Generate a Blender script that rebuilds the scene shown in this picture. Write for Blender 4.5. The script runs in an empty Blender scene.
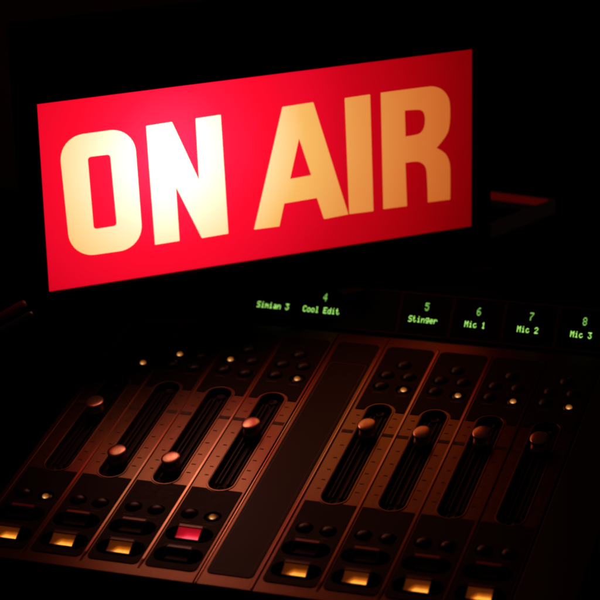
import bpy, bmesh, math, random
from mathutils import Matrix, Vector
random.seed(4)
U = 0.04                       # one channel strip is 40 mm wide; every length below is in strip widths
TILT = math.radians(8.3)       # the desk of the console rises towards the back
CT, ST = math.cos(TILT), math.sin(TILT)
H = 1.80                       # height of the flat hood behind the displays
scene = bpy.context.scene
col = scene.collection

# ------------------------------------------------------------------ materials
def new_mat(name):
    m = bpy.data.materials.new(name); m.use_nodes = True
    nt = m.node_tree; nt.nodes.clear()
    out = nt.nodes.new('ShaderNodeOutputMaterial')
    return m, nt, out
def principled(name, base, rough, metal=0.0, spec=0.5, noise=0.0, scale=(40,40,40), bump=0.0, rough_var=0.0):
    m, nt, out = new_mat(name)
    b = nt.nodes.new('ShaderNodeBsdfPrincipled')
    b.inputs['Base Color'].default_value = (*base, 1); b.inputs['Roughness'].default_value = rough
    b.inputs['Metallic'].default_value = metal; b.inputs['Specular IOR Level'].default_value = spec
    nt.links.new(b.outputs[0], out.inputs[0])
    if noise or bump or rough_var:
        tc = nt.nodes.new('ShaderNodeTexCoord'); mp = nt.nodes.new('ShaderNodeMapping')
        mp.inputs['Scale'].default_value = scale
        nz = nt.nodes.new('ShaderNodeTexNoise'); nz.inputs['Scale'].default_value = 1.0
        nz.inputs['Detail'].default_value = 5; nz.inputs['Roughness'].default_value = .65
        nt.links.new(tc.outputs['Object'], mp.inputs[0]); nt.links.new(mp.outputs[0], nz.inputs['Vector'])
        if noise:
            r = nt.nodes.new('ShaderNodeMapRange'); r.inputs['From Min'].default_value = .25; r.inputs['From Max'].default_value = .75
            r.inputs['To Min'].default_value = 1 - noise; r.inputs['To Max'].default_value = 1 + noise
            mx = nt.nodes.new('ShaderNodeVectorMath'); mx.operation = 'SCALE'; mx.inputs[0].default_value = base
            nt.links.new(nz.outputs[0], r.inputs[0]); nt.links.new(r.outputs[0], mx.inputs['Scale'])
            nt.links.new(mx.outputs[0], b.inputs['Base Color'])
        if rough_var:
            r2 = nt.nodes.new('ShaderNodeMapRange'); r2.inputs['From Min'].default_value = .3; r2.inputs['From Max'].default_value = .7
            r2.inputs['To Min'].default_value = rough - rough_var; r2.inputs['To Max'].default_value = rough + rough_var
            nt.links.new(nz.outputs[0], r2.inputs[0]); nt.links.new(r2.outputs[0], b.inputs['Roughness'])
        if bump:
            bp = nt.nodes.new('ShaderNodeBump'); bp.inputs['Strength'].default_value = bump; bp.inputs['Distance'].default_value = .0006
            nt.links.new(nz.outputs[0], bp.inputs['Height']); nt.links.new(bp.outputs[0], b.inputs['Normal'])
    return m
M = {}
M['metal'] = principled('brushed_aluminium', (.225,.132,.074), .335, 1.0, noise=.16, scale=(1500,70,400), rough_var=.06)
M['edge'] = principled('polished_edge', (.46,.29,.185), .24, 1.0)
M['overlay'] = principled('dark_overlay', (.010,.0035,.0027), .58, 0.0, spec=.12, noise=.35, scale=(420,420,420), rough_var=.08)
M['blank'] = principled('blank_overlay', (.012,.004,.003), .5, 0.0, spec=.15, noise=.12, scale=(900,900,900), rough_var=.03)
M['print'] = principled('printed_ink', (.05,.022,.014), .6)
M['line'] = principled('printed_line', (.12,.07,.05), .55)
M['black'] = principled('black_plastic', (.010,.008,.008), .5, spec=.3, noise=.3, scale=(300,300,300))
M['rubber'] = principled('button_rubber', (.010,.006,.0055), .40, spec=.5, noise=.3, scale=(500,500,500))
M['slot'] = principled('slot_black', (.006,.005,.005), .6, spec=.2)
M['rail'] = principled('slot_rail', (.010,.006,.005), .5, spec=.25)
M['knob'] = principled('knob_plastic', (.62,.40,.26), .25, metal=.8, spec=.6, noise=.06, scale=(900,900,900), rough_var=.02)
M['stem'] = principled('knob_stem', (.05,.028,.022), .24, spec=.6)
M['hood'] = principled('hood_black', (.0035,.003,.003), .9, spec=.02)
M['housing'] = principled('housing_black', (.006,.004,.004), .6, spec=.12, noise=.3, scale=(120,120,120))
M['bezel'] = principled('bezel_black', (.04,.018,.016), .55, spec=.2)
M['glass'] = principled('display_glass', (.004,.004,.004), .34, spec=.15)
M['desk'] = principled('dark_desk', (.010,.007,.006), .6, spec=.2, noise=.4, scale=(20,60,60))
M['wall'] = principled('dark_wall', (.55,.21,.11), .9, spec=.1, noise=.7, scale=(2.5,2.5,14))
M['cap_red'] = principled('red_cap', (.60,.03,.05), .35, spec=.5)
M['cap_dark'] = principled('dark_cap', (.006,.003,.003), .5, spec=.12)
M['cap_ledge'] = principled('brown_cap', (.14,.06,.04), .36, spec=.5)
M['cap_maroon'] = principled('maroon_cap', (.008,.0015,.002), .5, spec=.12)
M['tray'] = principled('tray_plastic', (.9,.76,.72), .6, spec=.3)
M['tray_dark'] = principled('tray_liner', (.006,.004,.004), .8, spec=.1)
M['rod_red'] = principled('rod_red', (.22,.03,.018), .4)
M['rod'] = principled('rod_grey', (.06,.07,.09), .35, metal=.4)

def emissive(name, build, rough=.3, base=(.02,.01,.01)):
    """light coming through a translucent part or painted on the tray rim: emission whose colour build() makes from object coordinates"""
    m, nt, out = new_mat(name)
    b = nt.nodes.new('ShaderNodeBsdfPrincipled'); b.inputs['Base Color'].default_value = (*base, 1)
    b.inputs['Roughness'].default_value = rough; b.inputs['Emission Strength'].default_value = 1.0
    tc = nt.nodes.new('ShaderNodeTexCoord')
    nt.links.new(build(nt, tc), b.inputs['Emission Color'])
    nt.links.new(b.outputs[0], out.inputs[0])
    return m
def ramp(nt, src, stops, lo, hi):
    """piecewise-linear RGB curve of a scalar, values above 1 allowed"""
    chans = []
    for c in range(3):
        fc = nt.nodes.new('ShaderNodeValToRGB'); fc.color_ramp.interpolation = 'LINEAR'
        mxv = max(s[1][c] for s in stops) or 1
        el = fc.color_ramp.elements
        while len(el) < len(stops): el.new(.5)
        for e_, s in zip(el, stops):
            e_.position = (s[0]-lo)/(hi-lo); v = s[1][c]/mxv; e_.color = (v, v, v, 1)
        mul = nt.nodes.new('ShaderNodeMath'); mul.operation = 'MULTIPLY'; mul.inputs[1].default_value = mxv
        mr = nt.nodes.new('ShaderNodeMapRange'); mr.inputs['From Min'].default_value = lo; mr.inputs['From Max'].default_value = hi
        nt.links.new(src, mr.inputs[0]); nt.links.new(mr.outputs[0], fc.inputs[0]); nt.links.new(fc.outputs[0], mul.inputs[0])
        chans.append(mul.outputs[0])
    cb = nt.nodes.new('ShaderNodeCombineXYZ')
    for i in range(3): nt.links.new(chans[i], cb.inputs[i])
    return cb.outputs[0]
HOT = (2.42, 2.28)             # where the lamp sits behind the sign face
def lamp_distance(nt, tc):
    # the acrylic is lit by one lamp: the light falls off with the distance from it, a little unevenly
    nz = nt.nodes.new('ShaderNodeTexNoise'); nz.inputs['Scale'].default_value = 9; nz.inputs['Detail'].default_value = 3
    nt.links.new(tc.outputs['Object'], nz.inputs['Vector'])
    sub = nt.nodes.new('ShaderNodeVectorMath'); sub.operation = 'SUBTRACT'; sub.inputs[1].default_value = (HOT[0]*U, HOT[1]*U, 0)
    sc = nt.nodes.new('ShaderNodeVectorMath'); sc.operation = 'MULTIPLY'; sc.inputs[1].default_value = (1/U, 1.0/U, 0)
    ln = nt.nodes.new('ShaderNodeVectorMath'); ln.operation = 'LENGTH'
    nt.links.new(tc.outputs['Object'], sub.inputs[0]); nt.links.new(sub.outputs[0], sc.inputs[0]); nt.links.new(sc.outputs[0], ln.inputs[0])
    ma = nt.nodes.new('ShaderNodeMath'); ma.operation = 'MULTIPLY_ADD'; ma.inputs[1].default_value = .35
    nt.links.new(nz.outputs[0], ma.inputs[0]); nt.links.new(ln.outputs[1], ma.inputs[2])
    return ma.outputs[0]
OFF = .175
LET = [(0,(8,2.6,1.5)),(.5,(5,1.9,1.2)),(.95,(2.6,1.3,.92)),(1.45,(1.5,.94,.60)),(1.95,(1.10,.75,.36)),(2.6,(.95,.50,.125)),(3.7,(.81,.30,.066)),(4.8,(.68,.185,.036)),(5.4,(.60,.142,.025)),(6.4,(.46,.092,.013))]
RED = [(0,(2.6,.042,.15)),(.7,(1.8,.024,.095)),(1.2,(1.35,.010,.052)),(1.9,(1.02,.004,.026)),(2.6,(.86,.003,.022)),(3.7,(.58,.001,.009)),(4.8,(.41,.0005,.004)),(5.8,(.26,.0002,.002)),(6.6,(.17,0,.001))]
M['letter'] = emissive('lit_cream_letter', lambda nt, tc: ramp(nt, lamp_distance(nt, tc), [(d+OFF, c) for d, c in LET], 0, 7), base=(.05,.04,.03), rough=.5)
M['face'] = emissive('lit_red_face', lambda nt, tc: ramp(nt, lamp_distance(nt, tc), [(d+OFF, c) for d, c in RED], 0, 7), base=(.03,.001,.002), rough=.5)
def cap_glow(hot, mid, dark):
    def build(nt, tc):
        # lamp under the front right of the key cap: bright low front edge, fading back and to the left
        sp = nt.nodes.new('ShaderNodeSeparateXYZ'); nt.links.new(tc.outputs['Object'], sp.inputs[0])
        a = nt.nodes.new('ShaderNodeMapRange'); a.inputs['From Min'].default_value = .10*U; a.inputs['From Max'].default_value = -.10*U
        b = nt.nodes.new('ShaderNodeMapRange'); b.inputs['From Min'].default_value = -.20*U; b.inputs['From Max'].default_value = -.03*U
        nt.links.new(sp.outputs[1], a.inputs[0]); nt.links.new(sp.outputs[0], b.inputs[0])
        nz = nt.nodes.new('ShaderNodeTexNoise'); nz.inputs['Scale'].default_value = 1; nz.inputs['Detail'].default_value = 2
        mp = nt.nodes.new('ShaderNodeMapping'); mp.inputs['Scale'].default_value = (190,50,50)
        nt.links.new(tc.outputs['Object'], mp.inputs[0]); nt.links.new(mp.outputs[0], nz.inputs['Vector'])
        m1 = nt.nodes.new('ShaderNodeMath'); m1.operation = 'MULTIPLY'; nt.links.new(a.outputs[0], m1.inputs[0]); nt.links.new(b.outputs[0], m1.inputs[1])
        m2 = nt.nodes.new('ShaderNodeMath'); m2.operation = 'MULTIPLY_ADD'; m2.inputs[1].default_value = .16; m2.inputs[2].default_value = -.08
        nt.links.new(nz.outputs[0], m2.inputs[0])
        m3 = nt.nodes.new('ShaderNodeMath'); m3.operation = 'ADD'; nt.links.new(m1.outputs[0], m3.inputs[0]); nt.links.new(m2.outputs[0], m3.inputs[1])
        return ramp(nt, m3.outputs[0], [(0, dark), (.30, tuple(c*1.6 for c in dark)), (.60, mid), (.92, hot)], 0, 1)
    return build
M['cap_amber_lit'] = emissive('lit_amber_cap', cap_glow((1.7,.60,.07), (.60,.13,.005), (.06,.010,.001)), base=(.10,.04,.015))
M['cap_red_lit'] = emissive('lit_red_cap', cap_glow((1.05,.09,.15), (.80,.012,.036), (.30,.003,.010)), base=(.2,.01,.02))
def led_glow(nt, tc):
    sp = nt.nodes.new('ShaderNodeSeparateXYZ'); nt.links.new(tc.outputs['Object'], sp.inputs[0])
    a = nt.nodes.new('ShaderNodeMapRange'); a.inputs['From Min'].default_value = .06*U; a.inputs['From Max'].default_value = -.066*U
    nt.links.new(sp.outputs[1], a.inputs[0])
    return ramp(nt, a.outputs[0], [(0,(.02,.005,.001)),(.5,(.11,.028,.004)),(.76,(.34,.10,.014)),(.89,(.60,.24,.055)),(.97,(1.4,.9,.4))], 0, 1)
M['led'] = emissive('lit_amber_button', led_glow, base=(.2,.08,.03))
def flat(c): 
    def build(nt, tc):
        rgb = nt.nodes.new('ShaderNodeRGB'); rgb.outputs[0].default_value = (*c, 1); return rgb.outputs[0]
    return build
M['painted_rim_light'] = emissive('painted_red_light', flat((.055,.0007,.0007)))  # red light on the tray's rear rim, painted as emission
M['readout'] = emissive('green_readout', flat((.50,1.15,.20)))
M['readout_digit'] = emissive('green_digit', flat((.24,.62,.10)))

# ------------------------------------------------------------------ mesh helpers
class MB:
    """collects shapes (in strip widths) with their materials into ONE mesh"""
    def __init__(self): self.bm = bmesh.new(); self.mats = []
    def mi(self, m):
        if m not in self.mats: self.mats.append(m)
        return self.mats.index(m)
    def faces(self, vs, fs, m, smooth=False):
        bv = [self.bm.verts.new(v) for v in vs]; i = self.mi(m); r = []
        for f in fs:
            fa = self.bm.faces.new([bv[k] for k in f]); fa.material_index = i; fa.smooth = smooth; r.append(fa)
        return r
    def box(self, x0, x1, y0, y1, z0, z1, m, bev=0):
        t = bmesh.new()
        bmesh.ops.create_cube(t, size=1)
        for v in t.verts: v.co = Vector((x0+(v.co.x+.5)*(x1-x0), y0+(v.co.y+.5)*(y1-y0), z0+(v.co.z+.5)*(z1-z0)))
        if bev: bmesh.ops.bevel(t, geom=t.edges[:], offset=bev, segments=3, affect='EDGES', profile=.6)
        self.join(t, m, smooth=False)
    def join(self, t, m, smooth=False):
        me = bpy.data.meshes.new('tmp'); t.to_mesh(me); t.free(); self.mesh(me, m, smooth)
    def mesh(self, me, m, smooth=None):
        n = len(self.bm.faces); self.bm.from_mesh(me); bpy.data.meshes.remove(me); i = self.mi(m)
        self.bm.faces.ensure_lookup_table()
        for f in self.bm.faces[n:]:
            f.material_index = i
            if smooth is not None: f.smooth = smooth
    def lathe(self, cx, cy, prof, m, seg=28, sx=1, sy=1, cap=True, shear=(0,0)):
        vs, fs = [], []
        for r, z in prof:
            for k in range(seg):
                a = 2*math.pi*k/seg
                vs.append((cx+r*sx*math.cos(a)+shear[0]*z, cy+r*sy*math.sin(a)+shear[1]*z, z))
        for j in range(len(prof)-1):
            for k in range(seg):
                fs.append((j*seg+k, j*seg+(k+1)%seg, (j+1)*seg+(k+1)%seg, (j+1)*seg+k))
        if cap: fs.append(tuple((len(prof)-1)*seg+k for k in range(seg)))
        self.faces(vs, fs, m, True)
    def plate(self, polys, z0, z1, m, bev=0.0):
        cu = bpy.data.curves.new('tmp', 'CURVE'); cu.dimensions = '2D'; cu.fill_mode = 'BOTH'
        for p in polys:
            s = cu.splines.new('POLY'); s.points.add(len(p)-1); s.use_cyclic_u = True
            for q, pt in zip(p, s.points): pt.co = (q[0], q[1], 0, 1)
        cu.extrude = (z1-z0)/2 - bev; cu.bevel_depth = bev; cu.bevel_resolution = 2; cu.offset = -bev
        ob = bpy.data.objects.new('tmp', cu); col.objects.link(ob)
        dg = bpy.context.evaluated_depsgraph_get(); dg.update()
        me = bpy.data.meshes.new_from_object(ob.evaluated_get(dg))
        bpy.data.objects.remove(ob); bpy.data.curves.remove(cu)
        for v in me.vertices: v.co.z += (z0+z1)/2
        me.materials.clear()
        self.mesh(me, m, False)
    def prism(self, prof, x0, x1, m):
        """profile in (y, z) swept along x"""
        n = len(prof); vs = [(x0, *p) for p in prof] + [(x1, *p) for p in prof]
        fs = [(k, (k+1) % n, n+(k+1) % n, n+k) for k in range(n)] + [tuple(range(n))[::-1], tuple(range(n, 2*n))]
        self.faces(vs, fs, m)
    def build(self, name, parent=None, loc=(0,0,0), recalc=True):
        if recalc: bmesh.ops.recalc_face_normals(self.bm, faces=self.bm.faces[:])
        for v in self.bm.verts: v.co *= U
        me = bpy.data.meshes.new(name); self.bm.to_mesh(me); self.bm.free()
        for m in self.mats: me.materials.append(M[m])
        o = bpy.data.objects.new(name, me); col.objects.link(o); o.location = Vector(loc)*U
        if parent: o.parent = parent
        return o
def stadium(cx, y0, y1, r, n=14):
    p = [(cx+r*math.cos(math.pi*k/n), y1-r+r*math.sin(math.pi*k/n)) for k in range(n+1)]
    return p + [(cx-r*math.cos(math.pi*k/n), y0+r-r*math.sin(math.pi*k/n)) for k in range(n+1)]
def pill(x0, x1, y0, y1, r, n=8): return rrect(x0, x1, y0, y1, r, n)
def rrect(x0, x1, y0, y1, r, n=8):
    p = []
    for cx, cy, a in ((x1-r,y1-r,0),(x0+r,y1-r,90),(x0+r,y0+r,180),(x1-r,y0+r,270)):
        for k in range(n+1):
            t = math.radians(a+90*k/n); p.append((cx+r*math.cos(t), cy+r*math.sin(t)))
    return p
def circle(cx, cy, r, n=24): return [(cx+r*math.cos(2*math.pi*k/n), cy+r*math.sin(2*math.pi*k/n)) for k in range(n)]
def empty(name, loc=(0,0,0)):
    o = bpy.data.objects.new(name, None); col.objects.link(o); o.location = Vector(loc)*U; o.empty_display_size = .05; return o
def tag(o, label, cat): o['label'] = label; o['category'] = cat
def cw(v, z): return (v*CT - z*ST, v*ST + z*CT)        # console (depth, height) -> world
def wc(y, z): return (y*CT + z*ST, -y*ST + z*CT)       # world -> console

# ------------------------------------------------------------------ mixing console
con = empty('mixing_console'); con.rotation_euler = (TILT, 0, 0)
tag(con, 'broadcast mixing console with fader strips, lit amber keys and green channel readouts', 'mixing console')
back = wc(14.6, H); backlow = wc(14.6, -.8); front_low = wc(-.25, -.8)
b = MB()
b.prism([(-.03,-.03), front_low, backlow, wc(14.6,.3), (9.3,-.25), (8.06,-.25), (8.06,-.16), (.02,-.16)], -.12, 9.99, 'black')
b.build('chassis', con)
b = MB(); b.box(-.115, -.012, 0, 8.08, -.14, 0, 'metal', .012); b.build('side_rail', con)
b = MB(); b.plate([rrect(9.03, 9.975, .0, 8.06, .05)], -.14, .0, 'black', .015); b.build('side_panel', con)

SLOT = (2.586, 5.77, .225); SV0, SV1 = 2.60, 5.56
LOWBTN = [(.29,1.81),(.70,1.80)]
TOPBTN = [(.51,7.15),(.30,6.76),(.71,6.76),(.295,6.37),(.73,6.33)]
PILLS = [(.10,.93,.43,.86),(.085,.90,1.03,1.45)]
PILLR = .20
def lower_region():
    r = .285; cy = SLOT[0]+SLOT[2]; dy = cy-SV0; a0 = math.asin(min(1, dy/r)); n = 18
    arc = [(.5+r*math.cos(t), cy+r*math.sin(t)) for t in [-a0 - (math.pi-2*a0)*k/n for k in range(n+1)]]
    p = rrect(.052,.948,.27,SV0,.11)
    bottom = [q for q in p if q[1] < 1.4]          # rounded bottom corners, left then right
    return [(.948,SV0)] + arc + [(.052,SV0)] + bottom
def upper_region():
    r = .285; cy = SLOT[1]-SLOT[2]; dy = SV1-cy; a0 = math.asin(min(1, max(0, dy)/r)); n = 18
    arc = [(.5-r*math.cos(t), cy+r*math.sin(t)) for t in [a0 + (math.pi-2*a0)*k/n for k in range(n+1)]]
    p = rrect(.052,.948,SV1,7.775,.12)
    top = [q for q in p if q[1] > 6.5]              # right corner then left corner
    return [(.052,SV1)] + arc + [(.948,SV1)] + top
def strip_mesh(k):
    b = MB()
    holes = [stadium(.5, *SLOT)] + [pill(*q, PILLR) for q in PILLS] + [circle(x, y, .155) for x, y in LOWBTN+TOPBTN]
    xr = 1.0 if k in (0,1,2,4,5,6) else .986
    b.plate([[(0,0),(xr,0),(xr,8.08),(0,8.08)]] + holes, -.14, 0, 'metal')
    b.plate([lower_region()] + [pill(x0+.004,x1-.004,y0+.004,y1-.004,PILLR) for x0,x1,y0,y1 in PILLS] + [circle(x, y, .150) for x, y in LOWBTN], .001, .012, 'overlay', .003)
    b.plate([upper_region()] + [circle(x, y, .150) for x, y in TOPBTN], .001, .012, 'overlay', .003)
    # raised lip round the fader slot
    b.plate([stadium(.5, SLOT[0]-.035, SLOT[1]+.035, SLOT[2]+.035), stadium(.5, SLOT[0]-.008, SLOT[1]+.008, SLOT[2]+.008)], .0, .011, 'metal', .004)
    # printed scale
    for v in (2.997,3.262,3.583,3.956,4.361,5.08,5.36):
        b.box(.80,.875,v-.012,v+.012,.0004,.003,'print'); b.box(.135,.20,v-.014,v+.010,.0004,.003,'print')
    for x0, x1 in ((.03,.262),(.738,.968)):
        b.box(x0, x1, 4.76, 4.86, .0004, .0035, 'print'); b.box((x0+x1)/2-.035, (x0+x1)/2+.03, 4.80, 4.822, .003, .005, 'line')
    # fine printed brackets beside keys and buttons
    for x, y in LOWBTN: b.box(x-.09, x+.09, y-.235, y-.225, .0115, .0135, 'line')
    for x, y in TOPBTN[3:]: b.box(x-.10, x+.10, y-.235, y-.222, .0115, .0135, 'line')
    b.box(.22,.70,.915,.925,.0115,.0135,'line'); b.box(.22,.70,1.50,1.51,.0115,.0135,'line')
    # polished rib on the seam to the next strip
    if k in (0,1,2,4,5,6):
        b.prism([(.18,.0),(.42,.026),(7.76,.026),(7.80,.020),(7.80,0)], .979, 1.014, 'edge')
    return b
def slot_mesh():
    b = MB(); r = SLOT[2]
    b.plate([stadium(.5, SLOT[0]-.004, SLOT[1]+.004, r+.004)], -.155, -.13, 'slot')
    for x in (.36,.435,.565,.64): b.box(x-.014, x+.014, SLOT[0]+.30, SLOT[1]-.28, -.131, -.075, 'rail', .006)
    for y in (SLOT[0]+.17, SLOT[1]-.16):
        b.lathe(.5, y, [(.085,-.131),(.085,-.09),(.06,-.082),(.05,-.10),(.0,-.10)], 'rail', 18, cap=False)
    return b
def knob_mesh():
    # tall fader knob: flared foot, waist and a wide oval touch face tipped towards the operator
    b = MB()
    b.box(-.05,.05,-.10,.10,-.13,-.02,'slot',.01)
    prof = [(.165,-.02),(.168,.0),(.160,.02),(.148,.05),(.140,.085),(.137,.12),(.140,.150),(.146,.172),(.154,.186),(.159,.196),(.158,.206),(.146,.216),(.118,.223),(.07,.228),(.0,.230)]
    seg = 36; vs, fs = [], []
    for r, z in prof:
        for j in range(seg):
            a = 2*math.pi*j/seg
            x, y = r*1.0*math.cos(a), r*1.25*math.sin(a)
            zz = z + max(0, (z-.12)/.11)*y*.02
            vs.append((x, y, zz))
    for q in range(len(prof)-1):
        for j in range(seg): fs.append((q*seg+j, q*seg+(j+1)%seg, (q+1)*seg+(j+1)%seg, (q+1)*seg+j))
    fcs = b.faces(vs, fs, 'knob', True); si = b.mi('stem')
    for q in range(3*seg): fcs[q].material_index = si
    bmesh.ops.remove_doubles(b.bm, verts=b.bm.verts[:], dist=1e-5)
    return b
def button_mesh(mat, seg=24):
    b = MB()
    b.lathe(0, 0, [(.152,-.13),(.152,-.06),(.132,-.052)], 'slot', seg, cap=False)
    b.lathe(0, 0, [(.125,-.13),(.125,-.01),(.118,.022),(.098,.048),(.066,.066),(.03,.074),(.0,.076)], mat, seg, cap=False)
    bmesh.ops.remove_doubles(b.bm, verts=b.bm.verts[:], dist=1e-5)
    return b
def led_mesh(seg=24):
    b = MB()
    b.lathe(0, 0, [(.152,-.13),(.152,-.05),(.115,-.04)], 'slot', seg, cap=False)
    b.lathe(0, 0, [(.115,-.13),(.115,-.02),(.104,.0),(.062,.004)], 'rubber', seg, cap=False)
    b.lathe(0, 0, [(.060,-.02),(.060,.004),(.055,.026),(.040,.042),(.020,.050),(.0,.052)], 'led', seg, cap=False)
    bmesh.ops.remove_doubles(b.bm, verts=b.bm.verts[:], dist=1e-5)
    return b
def cap_mesh(top, slope):
    """rocker key cap: a ledge at the back, a dished face sloping down to the operator"""
    b = MB(); n = 9; ys = [ .100 - .215*t/n for t in range(n+1)]
    prof = []
    for t in range(n+1):
        s = t/n; prof.append((ys[t], .062 - .062*s - .022*math.sin(math.pi*s)))
    x0, x1 = -.215, .185
    vs = [(x0, *p) for p in prof] + [(x1, *p) for p in prof]
    b.faces(vs, [(k, k+1, n+2+k, n+1+k) for k in range(n)], slope, True)
    b.prism([(.101,.063),(.112,.080),(.168,.078),(.175,.068),(.175,-.13),(.101,-.13)], x0, x1, top)
    # end cheeks and front lip
    for xa, xb in ((x0-.022, x0-.001), (x1+.001, x1+.022)):
        b.prism([(.160,-.13),(.160,.064),(.10,.070),(-.105,.010),(-.125,-.13)], xa, xb, 'cap_dark')
    b.prism([(-.116,.0),(-.130,-.012),(-.130,-.13),(-.116,-.13)], x0, x1, 'cap_dark')
    # floor of the pocket round the cap
    b.plate([pill(-.412,.412,-.212,.212,.198)], -.138, -.128, 'slot')
    return b
LIT = {0:(5,1),1:(3,),2:(3,),3:(6,1),4:(6,),5:(6,),6:(6,),7:(6,)}   # positions in LOWBTN+TOPBTN that glow
LIT[0] = (6,1)
KNOBV = {0:4.55,1:3.10,2:3.08,3:4.42,4:4.79,5:4.74,6:4.93,7:4.95}
protos = {'slot': None, 'knob': None, 'button': None, 'led': None, 'cap': {}}
meshes = {}
def inst(key, maker, name, parent, loc):
    """first use builds the part, later ones copy it (shared mesh)"""
    if key not in meshes:
        o = maker().build(name, parent, loc); meshes[key] = o; return o
    o = meshes[key].copy(); col.objects.link(o); o.parent = parent; o.location = Vector(loc)*U; o.name = name
    for k_ in list(o.keys()): del o[k_]
    return o
for k in range(8):
    u0 = k if k < 4 else k+1
    key = 'strip_rib' if k not in (3,7) else 'strip'
    st = inst(key, lambda: strip_mesh(k), 'channel_strip', con, (u0,0,0))
    inst('slot', slot_mesh, 'fader_slot', st, (0,0,0))
    inst('knob', knob_mesh, 'fader_knob', st, (.5,KNOBV[k],0))
    for i, (x, y) in enumerate(LOWBTN+TOPBTN):
        if i in LIT[k]:
            o = inst('led', led_mesh, 'button', st, (x,y,0)); o['label'] = 'small round button glowing amber'
        else: inst('button', lambda: button_mesh('rubber'), 'button', st, (x,y,0))
    lo, up = ('dark','red_lit') if k == 3 else ('amber_lit','red')
    o = inst('cap'+lo, lambda: cap_mesh('cap_ledge', 'cap_dark' if lo == 'dark' else 'cap_amber_lit'), 'key', st, (.515,.645,0))
    if lo != 'dark': o['label'] = 'key lit amber'
    o = inst('cap'+up, lambda: cap_mesh('cap_red', 'cap_red_lit' if up == 'red_lit' else 'cap_maroon'), 'key', st, (.4925,1.24,0))
    o['label'] = 'key glowing bright red' if up == 'red_lit' else 'unlit dark red key'
# blank strip between the two banks
b = MB()
b.plate([[(.014,0),(.986,0),(.986,8.08),(.014,8.08)]], -.14, 0, 'metal', .006)
b.plate([rrect(.105,.895,.30,7.775,.10)], .001, .012, 'blank', .003)
b.plate([rrect(.150,.850,.40,7.02,.07), rrect(.160,.840,.41,7.01,.065)], .0115, .0150, 'line')
b.prism([(.02,.0),(.02,.018),(7.98,.018),(7.98,0)], .030, .046, 'edge'); b.prism([(.02,.0),(.02,.018),(7.98,.018),(7.98,0)], .955, .971, 'edge')
b.build('blank_panel', con, (4,0,0))

# bridge with the displays and the flat hood behind it
PH = math.radians(40); cp, sp_ = math.cos(PH), math.sin(PH)
def dp(s, off=0): return (8.70 + s*cp - off*sp_, .10 + s*sp_ + off*cp)      # along the tilted display plane
b = MB()
top = dp(.62); hz = wc(*[cw(9.16,0)[0], H])
hoodfront = wc(cw(*dp(.60))[0], H)
b.prism([(8.10,-.25),(8.10,-.07),(8.30,-.10),dp(-.40,-.012),dp(.56,-.012),hoodfront,back,(back[0],back[1]-.5),(9.6,-.25)], -.12, 9.99, 'hood')
b.build('meter_bridge', con)
FONT = {' ':[0]*5,'C':[0x3E,0x41,0x41,0x41,0x22],'E':[0x7F,0x49,0x49,0x49,0x41],'M':[0x7F,0x02,0x0C,0x02,0x7F],'S':[0x46,0x49,0x49,0x49,0x31],
 'o':[0x38,0x44,0x44,0x44,0x38],'l':[0x00,0x41,0x7F,0x40,0x00],'d':[0x38,0x44,0x44,0x48,0x7F],'i':[0x00,0x44,0x7D,0x40,0x00],'t':[0x04,0x3F,0x44,0x40,0x20],
 'm':[0x7C,0x04,0x18,0x04,0x78],'a':[0x20,0x54,0x54,0x54,0x78],'n':[0x7C,0x08,0x04,0x04,0x78],'g':[0x0C,0x52,0x52,0x52,0x3E],'e':[0x38,0x54,0x54,0x54,0x18],
 'r':[0x7C,0x08,0x04,0x04,0x08],'c':[0x38,0x44,0x44,0x44,0x20],'1':[0x00,0x42,0x7F,0x40,0x00],'2':[0x42,0x61,0x51,0x49,0x46],'3':[0x21,0x41,0x45,0x4B,0x31],
 '4':[0x18,0x14,0x12,0x7F,0x10],'5':[0x27,0x45,0x45,0x45,0x39],'6':[0x3C,0x4A,0x49,0x49,0x30],'7':[0x01,0x71,0x09,0x05,0x03],'8':[0x36,0x49,0x49,0x49,0x36]}
def text_mesh(b, txt, cx, s, pitch, ch, m='readout'):
    n = len(txt); dx = pitch/6.2; dy = ch/7
    for i, c in enumerate(txt):
        x0 = cx + (i-(n-1)/2)*pitch - 2.5*dx
        for cxi, bits in enumerate(FONT[c]):
            for r in range(7):
                if bits >> r & 1:
                    xa, ya = x0+cxi*dx, s + (3.5-r)*dy
                    q = [(xa+.002*dx, ya-.998*dy), (xa+.998*dx, ya-.998*dy), (xa+.998*dx, ya-.002*dy), (xa+.002*dx, ya-.002*dy)]
                    b.faces([(x, *dp(ss, .009)) for x, ss in q], [(0,1,2,3)], m)
TEXT = {2:('3','Simian 3'),3:('4','Cool Edit'),4:('5','Stinger'),5:('6','Mic 1'),6:('7','Mic 2'),7:('8','Mic 3')}
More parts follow.
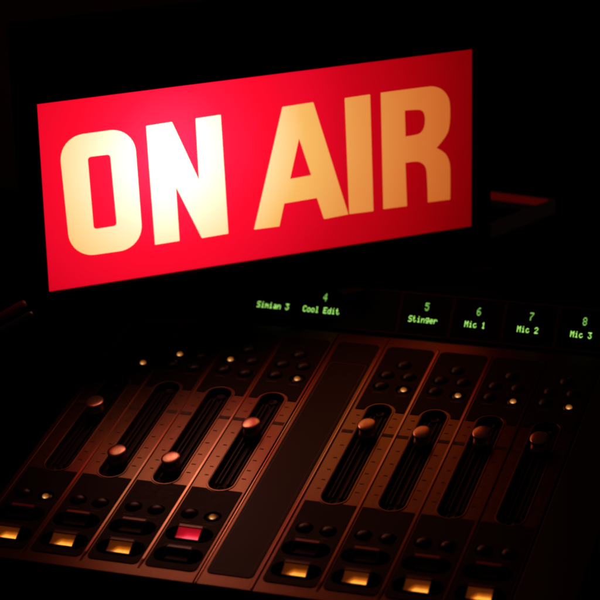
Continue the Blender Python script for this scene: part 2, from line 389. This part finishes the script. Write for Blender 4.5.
for k in range(9):
    ch = k if k < 4 else (None if k == 4 else k-1)
    b = MB(); s0, s1 = -.30, .50
    def quad(x0, x1, a, c, o0, o1, m):
        vs = [(x0,*dp(a,o0)),(x1,*dp(a,o0)),(x1,*dp(c,o0)),(x0,*dp(c,o0)),(x0,*dp(a,o1)),(x1,*dp(a,o1)),(x1,*dp(c,o1)),(x0,*dp(c,o1))]
        b.faces(vs, [(0,3,2,1),(4,5,6,7),(0,1,5,4),(1,2,6,5),(2,3,7,6),(3,0,4,7)], m)
    quad(k+.03, k+.97, s0, s1, -.011, .004, 'glass')
    for x0, x1, a, c in ((k+.004,k+.029,s0-.03,s1+.03),(k+.971,k+.996,s0-.03,s1+.03),(k+.0295,k+.9705,s0-.03,s0-.001),(k+.0295,k+.9705,s1+.001,s1+.03)):
        quad(x0, x1, a, c, -.011, .016, 'bezel')
    d = b.build('display', con)
    if ch in TEXT:
        num, name = TEXT[ch]
        b = MB(); cx = k+.5
        text_mesh(b, name, cx - (.035 if len(name) % 2 else -.0), 0.0, .0815, .120)
        text_mesh(b, num, cx, .265, .088, .155, 'readout_digit')
        t = b.build('readout', d, recalc=False); t['label'] = 'green dot readout %s %s' % (num, name)
b = MB(); b.plate([[(-.115,8.085),(9.98,8.085),(9.98,8.16),(-.115,8.16)]], -.10, -.02, 'black', .01); b.build('rear_trim', con)

# ------------------------------------------------------------------ the lit sign
YAW = math.radians(39.629); SW, SH = 8.44368, 3.54294
sign = empty('on_air_sign', (-.55297, 5.0666, H)); sign.rotation_euler = (0, 0, YAW)
tag(sign, 'rectangular light box sign with cream ON AIR letters on glowing red face', 'lighted sign')
B0 = .229*SH                         # the lit face starts this far above the hood
def up(o): o.rotation_euler = (math.radians(90), 0, 0); return o          # sign drawings: x along, y up, z out of the face
DEPTH = 1.3; REC = .07
b = MB()
X0, X1, Y0, Y1 = -.12, SW+.36, -B0+.038, SH*1.33
outer = rrect(X0, X1, Y0, SH*1.33, .04, 4); inner = [(0,0),(SW,0),(SW,SH),(0,SH)]
b.plate([outer, inner], -.14, REC, 'housing', .012)
fr = up(b.build('frame', sign, (0,0,B0)))
b = MB(); b.box(X0+.02, X1-.02, Y0+.02, SH*1.33-.02, -DEPTH, -.142, 'housing', .03); up(b.build('housing', sign, (0,0,B0)))
b = MB()
b.faces([(.0015,.0015,-.02),(SW-.0015,.0015,-.02),(SW-.0015,SH-.0015,-.02),(.0015,SH-.0015,-.02)], [(0,1,2,3)], 'face')
up(b.build('face_panel', sign, (0,0,B0), recalc=False))
b = MB()
for x0, x1, y0, y1 in ((.0008,SW-.0008,-.0,.022),(.0008,SW-.0008,SH-.022,SH),(.0,.022,.0225,SH-.0225),(SW-.022,SW,.0225,SH-.0225)):
    b.box(x0, x1, y0+.0008, y1-.0008, -.018, .03, 'bezel')
up(b.build('inner_trim', sign, (0,0,B0)))
def smooth(pts, it=3):
    pts = [(p[0], p[1], len(p) > 2 and p[2] == 1) for p in pts]
    for _ in range(it):
        out = []; n = len(pts)
        for i, p in enumerate(pts):
            if not p[2]: out.append(p); continue
            a, c = pts[i-1], pts[(i+1) % n]
            fa = .25 if a[2] else .5; fc = .25 if c[2] else .5
            out.append((p[0]+(a[0]-p[0])*fa, p[1]+(a[1]-p[1])*fa, True)); out.append((p[0]+(c[0]-p[0])*fc, p[1]+(c[1]-p[1])*fc, True))
        pts = out
    return [(p[0], p[1]) for p in pts]
def fillet(pts, r, n=10):
    out = []; m = len(pts)
    for i in range(m):
        p = Vector(pts[i][:2]); a = (Vector(pts[i-1][:2])-p).normalized(); c = (Vector(pts[(i+1) % m][:2])-p).normalized()
        rx = r if not isinstance(r, (list, tuple)) else r[i]
        for k in range(n+1):
            t = k/n; w0, w1, w2 = (1-t)**2, 2*t*(1-t)*.72, t*t; s = w0+w1+w2
            q = ((p+a*rx)*w0 + p*w1 + (p+c*rx)*w2)/s; out.append((q.x, q.y))
    return out
O_ = [(.38,2.888),(1.789,2.898),(1.854,.585),(.474,.598)]; OI = [(.897,2.453),(1.320,2.448),(1.373,1.086),(.935,1.080)]
N_ = [(2.0184,2.8851),(2.508,2.8964),(2.9816,1.7256),(2.9627,2.9033),(3.4451,2.912),(3.5114,.614),(2.9896,.604),(2.5293,1.6694),(2.5558,.6155),(2.0806,.6095)]
A_ = [(4.6516,2.905),(5.2618,2.9184),(5.9281,.6378),(5.4319,.6159),(5.2963,1.0549),(4.6362,1.0414),(4.5268,.6057),(4.0223,.6165)]
AI = [(4.9639,2.2624),(5.1928,1.5148),(4.7659,1.5011)]
I_ = [(5.8926,2.9157),(6.4031,2.9239),(6.4429,.6278),(5.9487,.6398)]
R_ = [(6.6223,2.9281),(7.5411,2.9316,1),(7.734,2.9169,1),(7.9028,2.8281,1),(8.0184,2.6682,1),(8.0515,2.4908,1),(8.0445,2.1252,1),(7.9796,1.9037,1),(7.7631,1.7019),(7.9288,1.6057,1),(8.0259,1.435,1),(8.0593,1.2537,1),(8.0509,.6278),(7.5827,.6385),(7.5687,1.2422,1),(7.5261,1.3826,1),(7.4149,1.4764,1),(7.2888,1.4982,1),(7.1142,1.4943),(7.142,.6269),(6.6513,.637)]
RI = [(7.1082,2.524),(7.3921,2.5151,1),(7.4978,2.4562,1),(7.5351,2.3147,1),(7.5139,2.1346,1),(7.4403,2.0389,1),(7.3383,2.0111,1),(7.1209,2.0123)]
for polys in ([fillet(O_, .46), fillet(OI, .06, 5)], [fillet(N_, .012, 3)], [fillet(A_, .012, 3), fillet(AI, .012, 3)], [fillet(I_, .012, 3)], [smooth(R_), smooth(RI)]):
    z = -.014 if polys[0][0][0] < 5.5 or len(polys[0]) > 40 else -.0125
    b = MB(); b.plate([[(x*SW/8.5208, y*SH/3.5753) for x, y in p] for p in polys], -.0195, z, 'letter'); up(b.build('letter', sign, (0,0,B0)))
for x in (.0, 2.2, 5.6, SW-.1):                 # small feet under the housing; the outer ones belong to the stand bars
    if x in (5.6, SW-.1):
        b = MB(); b.box(x, x+.42, -.36, .75, .0, .037, 'bezel', .006); b.build('foot', sign)
b = MB(); b.box(4.3, 8.4, 1.32, 2.6, .0, .05, 'housing', .01); b.box(4.8, 8.0, 1.305, 1.36, .04, 2.4, 'housing', .01); b.build('stand', sign)

# ------------------------------------------------------------------ things half lost in the dark
tray = empty('tray', (6.9, 13.7, H)); tag(tray, 'shallow dark tray with red light painted on its rear rim behind the right end of the sign', 'tray')
PC = [Vector((0,0)), Vector((-.95,-1.9)), Vector((-2.4,-1.75)), Vector((-1.5,.22))]
b = MB(); b.plate([[p[:] for p in PC]], .0, .10, 'tray_dark', .01); b.build('tray_base', tray)
def wallseg(p, q, t, z1, name, m):
    d = (q-p).normalized(); nrm = Vector((-d.y, d.x))*t
    b = MB(); b.plate([[p[:], q[:], (q+nrm)[:], (p+nrm)[:]]], .25 if m == 'painted_rim_light' else .101, z1, m, .008); b.build(name, tray)
wallseg(PC[0], PC[3], .06, .42, 'rim', 'tray'); wallseg(PC[0]+Vector((-.16,-.02)), PC[3]+Vector((.05,-.06)), .02, .40, 'rim_painted_glow', 'painted_rim_light'); wallseg(PC[1]+Vector((.03,.06)), PC[0]+Vector((-.03,-.06)), .06, .42, 'rim', 'tray')  # the glowing strip is added to paint red light on the far rim
arm = empty('boom_arm', (-6.5, -2.0, -.81))
tag(arm, 'slim dark jointed arm reaching in from the left edge below the sign', 'boom arm')
def tube(name, p, q, r, m, parent):
    p, q = Vector(p), Vector(q); d = q-p; rot = d.to_track_quat('Z', 'Y').to_matrix()
    b = MB(); L = d.length
    b.lathe(0, 0, [(0,0),(r*.8,0),(r,.03),(r,L-.06),(r*.8,L),(0,L)], m, 18, cap=False)
    for v in b.bm.verts: v.co = rot @ v.co + p
    return b.build(name, parent)
o0 = Vector((-6.5,-2.0,-.81))
tip, mid, low = Vector((-.62,4.25,2.72))-o0, Vector((-2.2,3.1,1.75))-o0, Vector((-6.5,-2.0,-.2))-o0
tube('upper_tube', low, tip, .075, 'rod_red', arm); tube('lower_tube', low+Vector((.13,-.16,-.14)), tip+Vector((.17,-.10,-.14)), .06, 'rod', arm)
b = MB(); b.lathe(0, 0, [(.0,0),(.8,0),(.8,.12),(.72,.2),(.2,.24),(.18,.75),(.0,.75)], 'black', 32, cap=False); b.build('base', arm)

# ------------------------------------------------------------------ setting
desk = MB(); desk.box(-60, 70, -14, 40, -2.2, -.81, 'desk', .05); d = desk.build('desk'); d['kind'] = 'structure'
wl = MB(); wl.box(-60, 2, 20.05, 21, -.80, 60, 'wall'); w = wl.build('wall'); w['kind'] = 'structure'
wl = MB(); wl.box(-60, 70, 40.05, 41, -2.2, 60, 'hood'); w = wl.build('added_dark_wall'); w['kind'] = 'structure'  # added black wall: shade of the unlit right background put into its colour

# ------------------------------------------------------------------ camera, world, render settings
Rw = ((0.9513315879018184,0.30736147920559953,-0.02229643381083314),(0.08957674721688035,-0.345029939654884,-0.9343074157351394),(-0.2948630465456432,0.8868389153844047,-0.355770321892529))
cam = bpy.data.cameras.new('camera'); co = bpy.data.objects.new('camera', cam); col.objects.link(co)
r, dn, f = (Vector(x) for x in Rw)
co.matrix_world = Matrix(((r.x,-dn.x,-f.x,15.928064*U),(r.y,-dn.y,-f.y,-30.157101*U),(r.z,-dn.z,-f.z,17.068164*U),(0,0,0,1)))
cam.sensor_width = 36; cam.lens = 36*2295.93/600; cam.clip_start = .05; cam.clip_end = 50
cam.dof.use_dof = True; cam.dof.aperture_fstop = 9; cam.dof.focus_distance = 39.5*U
scene.camera = co
wd = bpy.data.worlds.new('World'); scene.world = wd; wd.use_nodes = True
bg = wd.node_tree.nodes['Background']; bg.inputs[0].default_value = (1.0,.55,.42,1); bg.inputs[1].default_value = .006
scene.view_settings.view_transform = 'Standard'; scene.view_settings.look = 'None'; scene.view_settings.exposure = 0
scene.render.engine = 'CYCLES'
scene.cycles.use_denoising = True
try: scene.cycles.denoiser = 'OPENIMAGEDENOISE'
except Exception: pass
for n_ in ('readout','readout_digit','led'): M[n_].cycles.emission_sampling = 'NONE'
scene.cycles.filter_width = 2.1
scene.cycles.max_bounces = 6
scene.cycles.sample_clamp_indirect = 3
